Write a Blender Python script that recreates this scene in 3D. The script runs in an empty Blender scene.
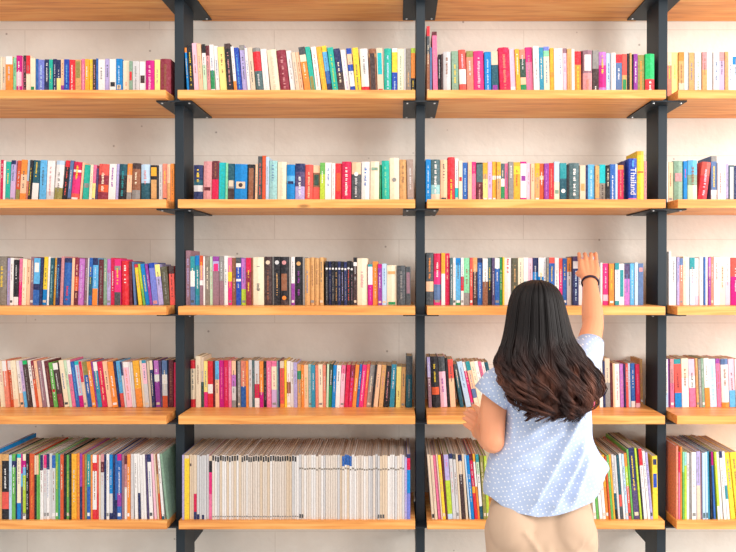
import bpy, bmesh, math, random, re
from mathutils import Vector, Matrix
random.seed(7)
SC = bpy.context.scene
COL = SC.collection

# ------------------------------------------------------------------ camera, world, lights, exposure
FPX, CX, CY = 640.0, 399.0, 276.0          # focal length in pixels, principal point (736 x 552)
PITCH = math.atan(5.0 / FPX)
CAM = Vector((0.0, 0.0, 1.69))
cd = bpy.data.cameras.new('camera')
cam = bpy.data.objects.new('camera', cd); COL.objects.link(cam)
cd.sensor_fit = 'HORIZONTAL'; cd.sensor_width = 36.0
cd.lens = FPX * 36.0 / 736.0
cd.shift_x = -(CX - 368.0) / 736.0
cd.clip_start = 0.05
cam.location = CAM
cam.rotation_euler = (math.pi / 2 - PITCH, 0, 0)
SC.camera = cam

SC.view_settings.view_transform = 'Standard'
SC.view_settings.look = 'None'
SC.view_settings.gamma = 1.0
SC.view_settings.use_curve_mapping = False
SC.view_settings.exposure = 0.06

w = bpy.data.worlds.new('world'); SC.world = w; w.use_nodes = True
bg = w.node_tree.nodes['Background']
bg.inputs[0].default_value = (1.0, 0.97, 0.94, 1); bg.inputs[1].default_value = 0.92

def area(name, loc, target, sx, sy, power, color):
    l = bpy.data.lights.new(name, 'AREA'); l.shape = 'RECTANGLE'; l.size = sx; l.size_y = sy
    l.energy = power; l.color = color
    o = bpy.data.objects.new(name, l); COL.objects.link(o); o.location = loc
    o.rotation_euler = (Vector(target) - Vector(loc)).to_track_quat('-Z', 'Y').to_euler()
    return o
area('window_daylight', (4.5, 0.2, 2.4), (0.2, 3.0, 1.5), 2.4, 2.4, 225, (1.0, 0.97, 0.93))
area('ceiling_daylight', (0.0, -0.6, 4.0), (0.0, 3.0, 1.4), 3.0, 1.5, 55, (1.0, 0.96, 0.9))  # added fill from above and in front, not a real source

def P(px, py, Y):
    """The point of the place at depth Y that the photograph shows at (px, py)."""
    xr, yu = (px - CX) / FPX, -(py - CY) / FPX
    dy = math.cos(PITCH) + yu * math.sin(PITCH)
    dz = -math.sin(PITCH) + yu * math.cos(PITCH)
    s = (Y - CAM.y) / dy
    return Vector((CAM.x + s * xr, Y, CAM.z + s * dz))

D = 2.776                      # distance of the shelf fronts
WALL = 3.140
POST_F, POST_B = 1.035 * D, 1.085 * D

# ------------------------------------------------------------------ materials
def lin(c):
    c /= 255.0
    return c / 12.92 if c <= 0.04045 else ((c + 0.055) / 1.055) ** 2.4
def rgb(t): return (lin(t[0]), lin(t[1]), lin(t[2]), 1.0)

def mat(name, col, rough=0.6, metal=0.0, spec=0.4):
    m = bpy.data.materials.new(name); m.use_nodes = True
    b = m.node_tree.nodes['Principled BSDF']
    b.inputs['Base Color'].default_value = rgb(col)
    b.inputs['Roughness'].default_value = rough
    b.inputs['Metallic'].default_value = metal
    b.inputs['Specular IOR Level'].default_value = spec
    return m
def nodes(m): return m.node_tree.nodes, m.node_tree.links, m.node_tree.nodes['Principled BSDF']
def N(m, t, **kw):
    n = m.node_tree.nodes.new(t)
    for k, v in kw.items(): setattr(n, k, v)
    return n
def ramp(m, stops):
    r = N(m, 'ShaderNodeValToRGB'); e = r.color_ramp.elements
    e[0].position, e[0].color = stops[0][0], stops[0][1]
    e[1].position, e[1].color = stops[1][0], stops[1][1]
    for p, c in stops[2:]:
        x = e.new(p); x.color = c
    return r

def wood_mat():
    m = mat('pine_wood', (238, 150, 66), 0.42)
    n, l, b = nodes(m)
    tc = N(m, 'ShaderNodeTexCoord'); oi = N(m, 'ShaderNodeObjectInfo')
    mp = N(m, 'ShaderNodeMapping'); mp.inputs['Scale'].default_value = (1.1, 14, 20)
    ad = N(m, 'ShaderNodeVectorMath', operation='ADD')
    ml = N(m, 'ShaderNodeMath', operation='MULTIPLY'); ml.inputs[1].default_value = 37.0
    l.new(oi.outputs['Random'], ml.inputs[0])
    l.new(tc.outputs['Object'], ad.inputs[0]); l.new(ml.outputs[0], ad.inputs[1])
    l.new(ad.outputs[0], mp.inputs['Vector'])
    no = N(m, 'ShaderNodeTexNoise'); no.inputs['Scale'].default_value = 2.6; no.inputs['Detail'].default_value = 5
    no.inputs['Distortion'].default_value = 0.7
    l.new(mp.outputs[0], no.inputs['Vector'])
    r = ramp(m, [(0.3, rgb((216, 134, 68))), (0.75, rgb((252, 194, 118))), (0.5, rgb((242, 164, 86)))])
    l.new(no.outputs[0], r.inputs[0])
    # a few dark knots
    vo = N(m, 'ShaderNodeTexVoronoi'); vo.inputs['Scale'].default_value = 2.2
    mp2 = N(m, 'ShaderNodeMapping'); mp2.inputs['Scale'].default_value = (1.0, 3.0, 3.0)
    l.new(ad.outputs[0], mp2.inputs['Vector']); l.new(mp2.outputs[0], vo.inputs['Vector'])
    r2 = ramp(m, [(0.03, (0.25, 0.25, 0.25, 1)), (0.075, (1, 1, 1, 1))])
    l.new(vo.outputs['Distance'], r2.inputs[0])
    mx = N(m, 'ShaderNodeMixRGB', blend_type='MULTIPLY'); mx.inputs[0].default_value = 0.75
    l.new(r.outputs[0], mx.inputs[1]); l.new(r2.outputs[0], mx.inputs[2])
    l.new(mx.outputs[0], b.inputs['Base Color'])
    bp = N(m, 'ShaderNodeBump'); bp.inputs['Strength'].default_value = 0.08; bp.inputs['Distance'].default_value = 0.004
    l.new(no.outputs[0], bp.inputs['Height']); l.new(bp.outputs[0], b.inputs['Normal'])
    return m

def wall_mat():
    m = mat('painted_concrete', (232, 224, 216), 0.85)
    n, l, b = nodes(m)
    tc = N(m, 'ShaderNodeTexCoord')
    no = N(m, 'ShaderNodeTexNoise'); no.inputs['Scale'].default_value = 5.0; no.inputs['Detail'].default_value = 8
    l.new(tc.outputs['Object'], no.inputs['Vector'])
    r = ramp(m, [(0.3, rgb((233, 226, 216))), (0.7, rgb((243, 238, 229)))])
    l.new(no.outputs[0], r.inputs[0])
    # board joints left by the formwork
    mp = N(m, 'ShaderNodeMapping'); mp.inputs['Rotation'].default_value = (math.pi / 2, 0, 0)
    l.new(tc.outputs['Object'], mp.inputs['Vector'])
    br = N(m, 'ShaderNodeTexBrick'); br.inputs['Scale'].default_value = 1.0
    br.inputs['Mortar Size'].default_value = 0.0026; br.inputs['Mortar Smooth'].default_value = 0.6
    br.inputs['Brick Width'].default_value = 1.22; br.inputs['Row Height'].default_value = 0.205
    br.inputs['Color1'].default_value = br.inputs['Color2'].default_value = (1, 1, 1, 1)
    br.inputs['Mortar'].default_value = (0.76, 0.73, 0.70, 1)
    l.new(mp.outputs[0], br.inputs['Vector'])
    # small pits in the paint
    vo = N(m, 'ShaderNodeTexVoronoi'); vo.inputs['Scale'].default_value = 9.0
    l.new(tc.outputs['Object'], vo.inputs['Vector'])
    r3 = ramp(m, [(0.03, (0.45, 0.4, 0.38, 1)), (0.06, (1, 1, 1, 1))])
    l.new(vo.outputs['Distance'], r3.inputs[0])
    m1 = N(m, 'ShaderNodeMixRGB', blend_type='MULTIPLY'); m1.inputs[0].default_value = 0.6
    m2 = N(m, 'ShaderNodeMixRGB', blend_type='MULTIPLY'); m2.inputs[0].default_value = 0.8
    l.new(r.outputs[0], m1.inputs[1]); l.new(br.outputs['Color'], m1.inputs[2])
    l.new(m1.outputs[0], m2.inputs[1]); l.new(r3.outputs[0], m2.inputs[2])
    l.new(m2.outputs[0], b.inputs['Base Color'])
    bp = N(m, 'ShaderNodeBump'); bp.inputs['Strength'].default_value = 0.4; bp.inputs['Distance'].default_value = 0.008
    no2 = N(m, 'ShaderNodeTexNoise'); no2.inputs['Scale'].default_value = 26; no2.inputs['Detail'].default_value = 6
    l.new(tc.outputs['Object'], no2.inputs['Vector'])
    l.new(no2.outputs[0], bp.inputs['Height']); l.new(bp.outputs[0], b.inputs['Normal'])
    return m

def pages_mat(name, c1, c2):
    m = mat(name, c1, 0.9, spec=0.1)
    n, l, b = nodes(m)
    tc = N(m, 'ShaderNodeTexCoord')
    mp = N(m, 'ShaderNodeMapping'); mp.inputs['Scale'].default_value = (700, 2, 2)
    l.new(tc.outputs['Object'], mp.inputs['Vector'])
    no = N(m, 'ShaderNodeTexNoise'); no.inputs['Scale'].default_value = 1.0; no.inputs['Detail'].default_value = 2
    l.new(mp.outputs[0], no.inputs['Vector'])
    r = ramp(m, [(0.35, rgb(c2)), (0.65, rgb(c1))])
    l.new(no.outputs[0], r.inputs[0]); l.new(r.outputs[0], b.inputs['Base Color'])
    return m

WOOD = wood_mat(); WALLM = wall_mat()
STEEL = mat('dark_slate_steel', (34, 44, 52), 0.5, 0.1)
BOLT = mat('zinc_bolt', (205, 205, 205), 0.35, 0.8)
PAGES = pages_mat('book_pages', (214, 192, 160), (170, 146, 116))
MAGPAGES = pages_mat('magazine_pages', (206, 190, 178), (146, 130, 120))
FLOORM = mat('grey_floor', (204, 209, 212), 0.6)

# code: (sRGB, words)
PAL = {
 'wh': ((241, 234, 230), 'white'), 'iv': ((232, 217, 204), 'ivory'), 'cr': ((245, 226, 196), 'cream'), 'be': ((226, 202, 176), 'beige'),
 'lg': ((212, 208, 208), 'light-grey'), 'gy': ((150, 145, 142), 'grey'), 'cg': ((66, 70, 74), 'charcoal'),
 'bk': ((24, 22, 28), 'black'), 'gb': ((128, 116, 104), 'grey-brown'), 'tp': ((176, 150, 138), 'taupe'),
 'py': ((252, 232, 140), 'pale-yellow'), 'yl': ((252, 212, 60), 'yellow'), 'am': ((248, 178, 56), 'amber'),
 'og': ((246, 146, 62), 'orange'), 'ro': ((222, 92, 52), 'rust-orange'), 'pe': ((248, 196, 158), 'peach'),
 'sa': ((236, 140, 116), 'salmon'), 'co': ((236, 92, 82), 'coral'), 'rd': ((216, 32, 44), 'red'),
 'cm': ((206, 16, 66), 'crimson'), 'bu': ((134, 34, 52), 'burgundy'), 'mr': ((92, 26, 36), 'maroon'),
 'br': ((140, 84, 56), 'brown'), 'ta': ((222, 168, 108), 'tan'), 'db': ((60, 40, 40), 'dark-brown'),
 'pk': ((240, 120, 160), 'pink'), 'hp': ((236, 50, 126), 'hot-pink'), 'lp': ((248, 192, 208), 'light-pink'),
 'dp': ((220, 150, 152), 'dusty-pink'), 'mg': ((206, 22, 132), 'magenta'), 'pu': ((142, 50, 150), 'purple'),
 'vd': ((74, 58, 100), 'dark-violet'), 'or': ((200, 120, 200), 'orchid'), 'li': ((208, 176, 216), 'lilac'),
 'lv': ((186, 172, 220), 'lavender'), 'pw': ((122, 132, 214), 'periwinkle'), 'nv': ((28, 36, 84), 'navy'),
 'bl': ((34, 90, 170), 'blue'), 'rb': ((22, 62, 168), 'royal-blue'), 'az': ((20, 134, 208), 'azure'),
 'sk': ((100, 182, 232), 'sky-blue'), 'pb': ((190, 214, 236), 'pale-blue'), 'sb': ((96, 122, 168), 'slate-blue'),
 'st': ((38, 136, 168), 'steel-teal'), 'tl': ((30, 140, 148), 'teal'), 'tq': ((32, 190, 196), 'turquoise'),
 'jd': ((24, 172, 150), 'jade'), 'dt': ((22, 76, 92), 'dark-teal'), 'pt': ((158, 206, 206), 'pale-teal'),
 'mi': ((142, 218, 168), 'mint'), 'pg': ((200, 224, 190), 'pale-green'), 'sg': ((140, 170, 146), 'sage'),
 'gn': ((30, 134, 76), 'green'), 'em': ((20, 180, 96), 'emerald'), 'gm': ((110, 182, 88), 'leaf-green'),
 'dg': ((40, 70, 58), 'dark-green'), 'ol': ((140, 132, 66), 'olive'), 'do': ((84, 80, 60), 'dark-olive'),
 'lm': ((190, 214, 64), 'lime'), 'ds': ((70, 96, 100), 'slate'), 'mv': ((156, 116, 128), 'mauve'),
}
CMAT = {}
def cmat(code):
    if code not in CMAT:
        m = mat('cover_' + PAL[code][1].replace('-', '_'), PAL[code][0], 0.5, spec=0.3)
        n, l, b = nodes(m)                        # small blotches of printed artwork, different on each book
        tc = N(m, 'ShaderNodeTexCoord'); oi = N(m, 'ShaderNodeObjectInfo')
        ml = N(m, 'ShaderNodeMath', operation='MULTIPLY'); ml.inputs[1].default_value = 23.0
        l.new(oi.outputs['Random'], ml.inputs[0])
        no = N(m, 'ShaderNodeTexNoise', noise_dimensions='4D'); no.inputs['Scale'].default_value = 120; no.inputs['Detail'].default_value = 2.5
        l.new(tc.outputs['Object'], no.inputs['Vector']); l.new(ml.outputs[0], no.inputs['W'])
        c = PAL[code][0]; lum = sum(c) / 3
        alt = tuple(min(255, v * 0.84 + 40) for v in c) if lum < 120 else tuple(v * (0.96 if lum > 195 else 0.88) for v in c)
        r = ramp(m, [(0.40, rgb(c)), (0.68, rgb(alt))])
        l.new(no.outputs[0], r.inputs[0]); l.new(r.outputs[0], b.inputs['Base Color'])
        CMAT[code] = m
    return CMAT[code]

# ------------------------------------------------------------------ helpers
def obj(name, me, parent=None, mats=()):
    for m in mats: me.materials.append(m)
    o = bpy.data.objects.new(name, me); COL.objects.link(o)
    if parent: o.parent = parent
    return o
def tag(o, label=None, cat=None, group=None, kind=None):
    if label: o['label'] = label
    if cat: o['category'] = cat
    if group: o['group'] = group
    if kind: o['kind'] = kind
    return o
def add_box(bm, x0, x1, y0, y1, z0, z1, mi=0):
    v = [bm.verts.new((x, y, z)) for z in (z0, z1) for y in (y0, y1) for x in (x0, x1)]
    for f in ((0, 2, 3, 1), (4, 5, 7, 6), (0, 1, 5, 4), (2, 6, 7, 3), (0, 4, 6, 2), (1, 3, 7, 5)):
        bm.faces.new([v[i] for i in f]).material_index = mi
def bm_obj(name, bm, mats, parent=None, smooth=False, bevel=0):
    bmesh.ops.recalc_face_normals(bm, faces=bm.faces[:])
    if bevel:
        bmesh.ops.bevel(bm, geom=bm.edges[:], offset=bevel, segments=2, affect='EDGES', profile=0.6)
    me = bpy.data.meshes.new(name); bm.to_mesh(me); bm.free()
    if smooth:
        for p in me.polygons: p.use_smooth = True
    return obj(name, me, parent, mats)
def box_obj(name, b, mats, parent=None, bevel=0.0):
    """A box whose own origin is at its centre."""
    bm = bmesh.new()
    c = Vector(((b[0] + b[1]) / 2, (b[2] + b[3]) / 2, (b[4] + b[5]) / 2))
    add_box(bm, b[0] - c.x, b[1] - c.x, b[2] - c.y, b[3] - c.y, b[4] - c.z, b[5] - c.z)
    o = bm_obj(name, bm, mats, parent, bevel=bevel); o.location = c
    return o

# ------------------------------------------------------------------ the setting
bm = bmesh.new(); add_box(bm, -4.5, 4.5, 0, 0.15, -0.1, 4.2)
wl = bm_obj('wall_back', bm, [WALLM]); wl.location = (0, WALL, 0); tag(wl, kind='structure', label='white-painted rough concrete wall behind the shelves')
bm = bmesh.new(); add_box(bm, -4.5, 4.5, -3.0, WALL, -0.1, 0)
tag(bm_obj('floor', bm, [FLOORM]), kind='structure', label='plain pale grey floor below the shelves')

# ------------------------------------------------------------------ the bookshelf: posts, boards, brackets
GAPC = [172.0, 421.2, 671.5]
XC = [P(g, 276, D).x for g in GAPC]
pitch_m = (XC[2] - XC[0]) / 2
XC = [XC[0] - pitch_m] + XC + [XC[2] + pitch_m]
ROWY = [-19.9, 89.8, 199.3, 306.4, 415.7, 520.8]
ZT = [P(420, y, D).z for y in ROWY]
TH = 0.0372
rack = bpy.data.objects.new('bookshelf', None); COL.objects.link(rack); rack.location = (0, POST_F, 0)
tag(rack, 'wall-wide bookshelf of orange pine boards on dark slate steel posts', 'bookshelf')
def under(o):
    o.parent = rack; o.matrix_parent_inverse = Matrix.Translation(-Vector(rack.location)); return o
GH = 0.026
for i in range(4):
    for k, z in enumerate(ZT):
        o = box_obj('shelf_board', (XC[i] + GH, XC[i + 1] - GH, D, WALL - 0.004, z - TH, z), [WOOD], bevel=0.0015)
        under(o)
for x in XC:
    pm = box_obj('post', (x - 0.0202, x + 0.0202, POST_F, POST_B, 0.0, 3.3), [STEEL], bevel=0.002)
    under(pm)
    for z in ZT:                               # bracket plate under each pair of boards, four bolts
        bm = bmesh.new()
        zt = z - TH - 0.0006; z0 = zt - 0.006
        add_box(bm, x - 0.078, x + 0.078, D + 0.03, WALL - 0.03, z0, zt)
        br = bm_obj('bracket', bm, [STEEL], pm)
        br.matrix_parent_inverse = Matrix.Translation(-Vector(pm.location))
        for sx in (-0.06, 0.06):
            for sy in (D + 0.052, WALL - 0.052):
                if abs(x) > 1.5: continue
                bm = bmesh.new()
                bmesh.ops.create_cone(bm, cap_ends=True, segments=10, radius1=0.0042, radius2=0.0052, depth=0.004)
                bo = bm_obj('bolt', bm, [BOLT], pm); bo.location = (x + sx, sy, z0 - 0.0015)
                bo.matrix_parent_inverse = Matrix.Translation(-Vector(pm.location))
    zb = P(CX + (x / POST_B) * FPX, 542, POST_B).z
    tie = box_obj('wall_tie', (x - 0.0202, x + 0.0202, POST_B, WALL - 0.001, zb, ZT[5] - TH - 0.008), [STEEL], bevel=0.001)
    tie.parent = pm; tie.matrix_parent_inverse = Matrix.Translation(-Vector(pm.location))

# ------------------------------------------------------------------ books
# Per shelf: "left-edge spine [tTop] [lLean] [bBack] [*marks @disc #block]": photo pixels at the foot of the spine; spine colours from the top down, each with the
# fraction of the height at which it ends. A "-" ends the row of books before it.
SH = {}
SH[1, 1] = """0 cr t57;1.5 be;5 wh.2og t56;12 mi t57;15.5 mg.4lp.75mg t55 *wh;20.8 pk t56;22.2 db t55 *pk;25.7 rd.45cr t55;30 cr t58 #gn.75.92;35 bl t59;37.5 pw *pb;43.5 nv *wh.1.6;
48.5 jd;52 nv *lg;55.7 nv.5py;60 pe.7pu.85pe;63.5 rb *sk;69 rd *wh;74.5 ta #ol.05.5;80.5 pk *lp;84.5 am;88.5 yl;92 db *dp;95.8 bl;98 wh;104.5 lv;109.2 wh #bk.62.74;116 az *pb #be.7.82;
122 cr t60 *sa.6.95;129 sg t61 #rd.3.55;132.5 lg *gy;139 wh t61 #db.4.62;145.5 mg t61 *lp;154.5 py t60;160 bu t59 *br kh;171 -"""
SH[1, 2] = """184.5 og.1az t48 l-2.7;189.2 bk t45 l-2.3 *yl.15.8;194 lp t43 l-2.6;198.8 pe t43 l-2.6;203 bk.17wh.4pg t44 l-2;207 mr.2dp t45 l-2;210.5 wh.5gn.86wh t44 l-2;215.5 wh t45 l-2.6;
220 py t47 l-3;227.5 db.1bk t44 l-3.6 *dp;234 wh.7og t47 l-3.7;237.5 rb t48 l-4 *sk;242.2 gy.1lv t45 l-3.6;247.5 wh t48 l-3.4;251 be t48 l-3.6;256 gy.08rd.48ds t48 l-4 *lg.55.8;
263.5 wh t48 l-3.8 *lg;270.5 cr t49 l-4.6 *be;280.5 bu t50 l-4.6 *dp;290.5 wh t50 l-5;296 be t52 l-5;300 pe t52 l-5 *br;304.5 cg.16cr.3og t47 l-6.4;311 jd t47 l-6.3 #ol.6.95;316 wh t46 l-5.6 *sa;
322 am t46 l-6.4 *yl;327.5 yl.12sk.5bl.75nv t45 l-6.4;332.5 jd t47 l-5.6 *lm;338.5 nv.5db t48 l-5.4;345 wh t49 l-5 *lv;350.6 rb.12pe.34rb.48wh.8rb t48 l-4.6;355.6 yl t48 l-3.6 *cg.35.98;
361.6 wh.8rd t48 l-2.4 kh;370 br.1ta.18br t48 l-1.8 #db.1.9 kh;377.5 be t48 l-1.4 #tq.1.55 #rd.85.99;384 jd t48 l0 *pb kh;392 wh.08yl.5rb t48 *pb.6.9;397.6 cr t48 *sg;404 lg;406 gb *ta.4.8;411 lm.1og.62bk t47 *yl.65.95;415.5 -"""
SH[1, 3] = """426.6 rd.14cg.4br t26;429.9 sb t47;433 mr.06pk t31 l-1;438 bk t54 l0;441 db;443 lg t51 kh;452 sg t51 l-.6;459.6 co.42wh.74co t49 l-1.3 *lp.1.4;467 ol.14sa t51 l-.8;
474 hp t51 l-.8 *lp kh;484.8 az t52 l-.6 *pb;492 be.3dt t51 l-1 #pu.75.95;500 cm t47 l-2 *sa kh;511 lp.8wh t48 l-1.8 *li.1.7;516.5 am t49 l-1.8;521 sa.2dg.6pe.75gn t49 l-1.8;
527 hp.3pk t47 l-1.6;534 wh t46 l-1.2;540 st t47 l-1.2;544.5 pw.08mi.2cr t46 l-1;550.5 am t48 l-.4 #og.5.6;554.5 wh t48 *lv.05.12;558.2 wh t48;563.5 mv.1lp t48;567.5 ta t49 *og;
572 wh t49;575.2 rd.3og t51 *yl.3.9;581.5 mr t51;582.8 mv.5dp t50 l0 #wh.1.45 *sa.6.95;592.5 gy.4db t50 *wh.75.98;599 or.3mg.8or t52;606.8 pb t53;611.5 wh t53;616 rd.2sb t54 *wh.25.6;
622.5 co.5ta t54 #gn.6.9;627.5 bk t53;630 ta t53;632 bk t54;634 pu.9wh t54;638.2 ol t55 *og;645.2 em.6rd t54 *wh.65.98 kh;655 -"""
SH[1, 4] = """667.7 be.3sa t52;672.5 py *gm.2.6;679 og.2ta.7be;684.5 wh;688 gy;690 ta;695.5 wh *sg;702.5 dp.4ta;707.6 wh *pb.1.4;713.5 lg;720 dp.2li;725.5 ta;729 wh;733.4 wh.1az.28pb;740 -"""
SH[2, 1] = """-1 cm t160 l1;2 wh l1;4.5 jd t162 l1.2;9.2 nv.1lv.5li t160 l1.8;13.8 ro.7ol t160 l2.8;18.7 og.35pe.8og l2.2;25 pb.5sa l2.2;27.2 bk l3 *yl;30.6 dt.55wh l2.6 *yl.05.4;38.5 sk l1.4;45.2 wh.75lg t160 l1.6 *dp;
52.5 pb.1wh.66ol l3;61 rd.16bk l4 *co;66.5 sb l3.4;70 cm.2wh.26cm.35hp.8co t162 l3.6;79 pe l3.2;81.6 jd t165 l2.2 #gy.5.62;88.5 cr t165 l2;91.5 pk.5py l2;94.6 vd t168 l1.8;97.2 co.3bu.55ro.75bu t164 l1.8;
107.6 wh l1.6 *pu.1.6;114.8 lv l1.6;117.2 dt.3bk l1.7 *tl;125.6 og.3pe.75gy t163 l1.5;131.2 db.15br.7gy t163 l1;140.6 pb.5dt t164 l0;150 bk t165 #am.06.3 #ta.4.92;158 lg t164 *gy;162 sa;167 pe.5ta;170 og *br;174 -"""
SH[2, 2] = """193 nv.4dt.55lg.72nv t165 l0;202.6 dp t161 l.6 #mr.64.72;211.5 mr.45cm t161 *br.05.4;218 tq t162 *jd;225 mi t163;227.6 dt.45gy.65db t164 #be.44.6;234 az t164 #be.47.65 @db.56 kh;247.4 bk t165 #br.1.95;254.5 pe t164;
257.5 cg t156 l.3 *co;262 ro t156 *co;265.4 pb t157;268.6 pt t161;277 cr t162 *be;286.4 az.3sk.5az t164 #nv.45.52;294.8 nv.22vd.6lv t164 *wh.35.9;304.7 co t164 *pe.2.9;312.7 pe.2br.6co t165 #dg.25.55;319.7 gm.3lm t163;
324.7 wh t163 *bl.15.6;331.5 wh t163 *dp;335 rd t163 #ro.25.72;341.6 cm t162 *wh;351.4 pe.3cg t163 @wh.3 *lg.4.9;361 wh t162 *bl.15.6;370 cr t162 #sg.15.22;379.3 gn t164;382 jd t161 l-.4 *mi;
389.6 cr t158 @gy.5 kh;399.8 ta t160;407.4 tp t160 l-.6;414 -"""
SH[2, 3] = """425.6 az t159 *pb;431 ds.6pt.82be t160 *wh.05.8 kh;440.3 pe t160;447.8 rd t157 *yl.5.95 kh;455 wh.68tq t159;458.7 cr t161 #rd.4.5;462.6 bl t162 *pb;468 pe t161;472 hp.3pk t162;476.5 bk.04ds.5mr t163 *dp.55.95;
483 am.3ta.42py t163;488 li t162;492.5 am.35wh.45am t162;496.7 am.35wh.42ta;501 ds.4wh.6gn t163;505 pk;508.6 gy t162 *wh.1.4;513.8 am.1yl.3am *ro.2.6;520.6 mg.05wh.9mg t162 #pu.35.48;527 lp t163;531 pe;535 am.35ta;540 ro.32pe.42ro t163;
544.5 pu t163 *or;549.5 rd *sa;554.5 pb.5cr t162 #sg.7.8;560.2 tl.4dt t163 @wh.72;567 bk t164;569.4 ds t163 *wh kh;580 be t165 #ta.5.7;586 nv;588.5 sk t164 *pb;595.5 ta t165;599.8 tq.5gb t164 *db.55.95;
606.2 bk t165;610.5 bl t164 *wh.3.95;616 pb;618.5 og.12cm t165 *sa;624.5 vd t160 b3;628.5 rb.92pk t159 *sk.05.2 TThailand kh;637.2 am.08yl t151 #ro.4.43;644.6 dp t161;647.5 -"""  # the narrow plain black spines stand in for shadow between books
SH[2, 4] = """667 wh t162;669 pe t162;674.2 sg t161 #dp.3.5;684 az t161 *hp.2.4;688 sk.35sg.6pg t160;698 co.35rd t162 l4.5 *lp kh;711.8 gy.12sb.74wh.84lg t156 l0;718 wh t163 *rd.2.8;723.4 wh *og.2.5;727 lv;729.6 ds t165 #lg.05.95;735 nv;741 -"""
SH[3, 1] = """-3 gb t256 l.4 kh;5.6 lv t258 l.8;9.2 wh l.9;12.5 bk.82wh t260 l1.1 *lg.05.5;17.5 pk.5hp t259 l1.3;21 cr *ta;25 pe t260;28.5 mv t257 l1.5;32.3 sk.55nv.68bl t258 l1.6 #wh.1.3;38.8 nv t258 l2;41.2 yl.68az t257 l2.2;46 wh l2;
48 dt t258 l2 *pt;52 am l2;55 nv l2 *sk;58.6 dp t257 l2;62 nv.1bl t258 l1.6 *rd.6.9;70.4 pe l1.6;73 bu.4ro.7mr l1.6 *pe;77.4 or l1.8 *li;83 mv l1.5;86.4 lg l1.4;88 bl.4dt.8bl l1.4;91.4 nv.15sk.65og l1.3 *pb.2.6;97.5 mr t259 l.6 *gy;
102.4 sg l.5;106 or.3lv t259 l.4;110 cm t258 l.2;114 hp.15gy.24hp.72cg t259;121 rd t261 l-.4 *wh.1.5 kh;129.4 mr t261 l-.8;133.6 sb t262 l-2.4;137.8 rd.08yl t264 l-4.4;142.6 lm.6gm l-5.4;145 az t264 l-5.8;149.4 pu t264 l-5.4;
152.2 rb.12pw t263.5 l-4.4 #dp.9.98;158.2 py.3lv t265 l-4.2;163.4 do t267 l-3.2 *gy;169.6 db.2co t266 l-1.6 *mr;175 -"""
SH[3, 2] = """185 mv t250 l-.2 *lv;190 tl.3wh.62sb t256;194.6 az.2tl.8st;199.5 ro.2dp.5wh.6mv;203.2 wh;204.8 gb;209.5 pg;212.6 pu.1lv.3mv #hp.15.3;219.4 gy.5mv;223.8 wh;227.6 pk.3yl.5hp t258;231.6 br t258 *pe.4.7;236 cg.12wh.2rb.45wh.5rb;
241 or.66lm;246 cm.3bu;251.4 br;252.8 cr t257 *gy.15.2 *cg.55.75 kh;264.4 db t257 @be.12 *br.25.9 kh;272 gy;274 bk @lg.12 *ta.35.8;280.4 bk.9db @dp.12 #br.35.7 @og.85 kh;288.6 gy;291 wh.55pu;294.8 bk @ta.14 *pu.3.8 kh;302.6 gy;
304.8 ta t258 kh;310 ta kh;314.8 ta kh;319.4 ta kh;323.8 -;325.4 bk t261.5 @wh.17 *gy.3.9;328.5 nv @wh.17 *gy.3.9;331.6 bk @wh.17 *gy.3.9;334.7 bk @wh.17 *ta.25.9;337.8 nv @wh.17 *gy.3.9;340.9 bk @wh.17 *lv.25.9;344 nv @wh.17 *gy.3.9;347.1 bk @wh.17 *co.2.9;350.2 bk @wh.17 *mv.3.9;
353.4 bk.1wh.18db t257;357 cr t258 kh;368 tl.06wh.5mg t264 *or.55.9;372.8 og t262 *pe;378 mg.1pu t264;382 pb t264;386.8 cr t265 #ta.15.22 #gn.92.99 kh;397.2 cg t266 *gy kh;405.8 cg t267 #mv.15.7;411 -"""
SH[3, 3] = """426 cg.55pe.74cg t253 *og.1.5 kh;433.8 cm.35hp.6sb.9hp t253;441.4 am.4wh t253 *og.05.35;445.4 cm t253 *pe.05.5;450 ds t258 *wh;453 wh;455.8 az.15sk.9gn;461 wh.4rd.7wh;464 mi.74gy;470 co;472.8 ta.3db *be;477.8 nv.1bl *pb;
482.8 wh.5br;488 ds.5bk;492 vd;495 wh.22bl;500 gn t257;502.8 yl;504.4 wh t258 *rd.02.35;512 do t258 *ta;518 cr;523.4 wh #tl.5.65;528.4 lp;533 nv.3az;538.4 wh.4az;544 wh;546.6 gy;549.2 co.12bl;555 wh;559.4 co.3hp;563 bl;
567.4 og.3wh;572 vd.1lg.25nv t257 b-2 *pb.3.9;578 wh;583 lp;588 li;593 pb;597 gy t262;601 wh t263;603.4 hp.75lp.9hp t263.5 *lp.1.6;609.2 og;614.4 db;615.2 tl.16wh.9tl;619.6 wh #tl.15.8;625 vd.36or t264;630.6 sk t263 *pb;635 pb;638.6 sb t263 #dp.1.2;644 -"""
SH[3, 4] = """665.6 cr t251 b2;669 wh t252;671.6 wh t257;677 lv;679.8 sb.15sa t258;683.6 cr t257;687 wh;690.2 tl.25wh.4pb t258;695.6 wh.8lp;700 wh t257;704 bl;706 wh;708.6 or.4pu;711.2 sa;714 wh;720.2 cr t257;726 wh.5lp;731.4 co.4mg t258;741 -"""
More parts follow.
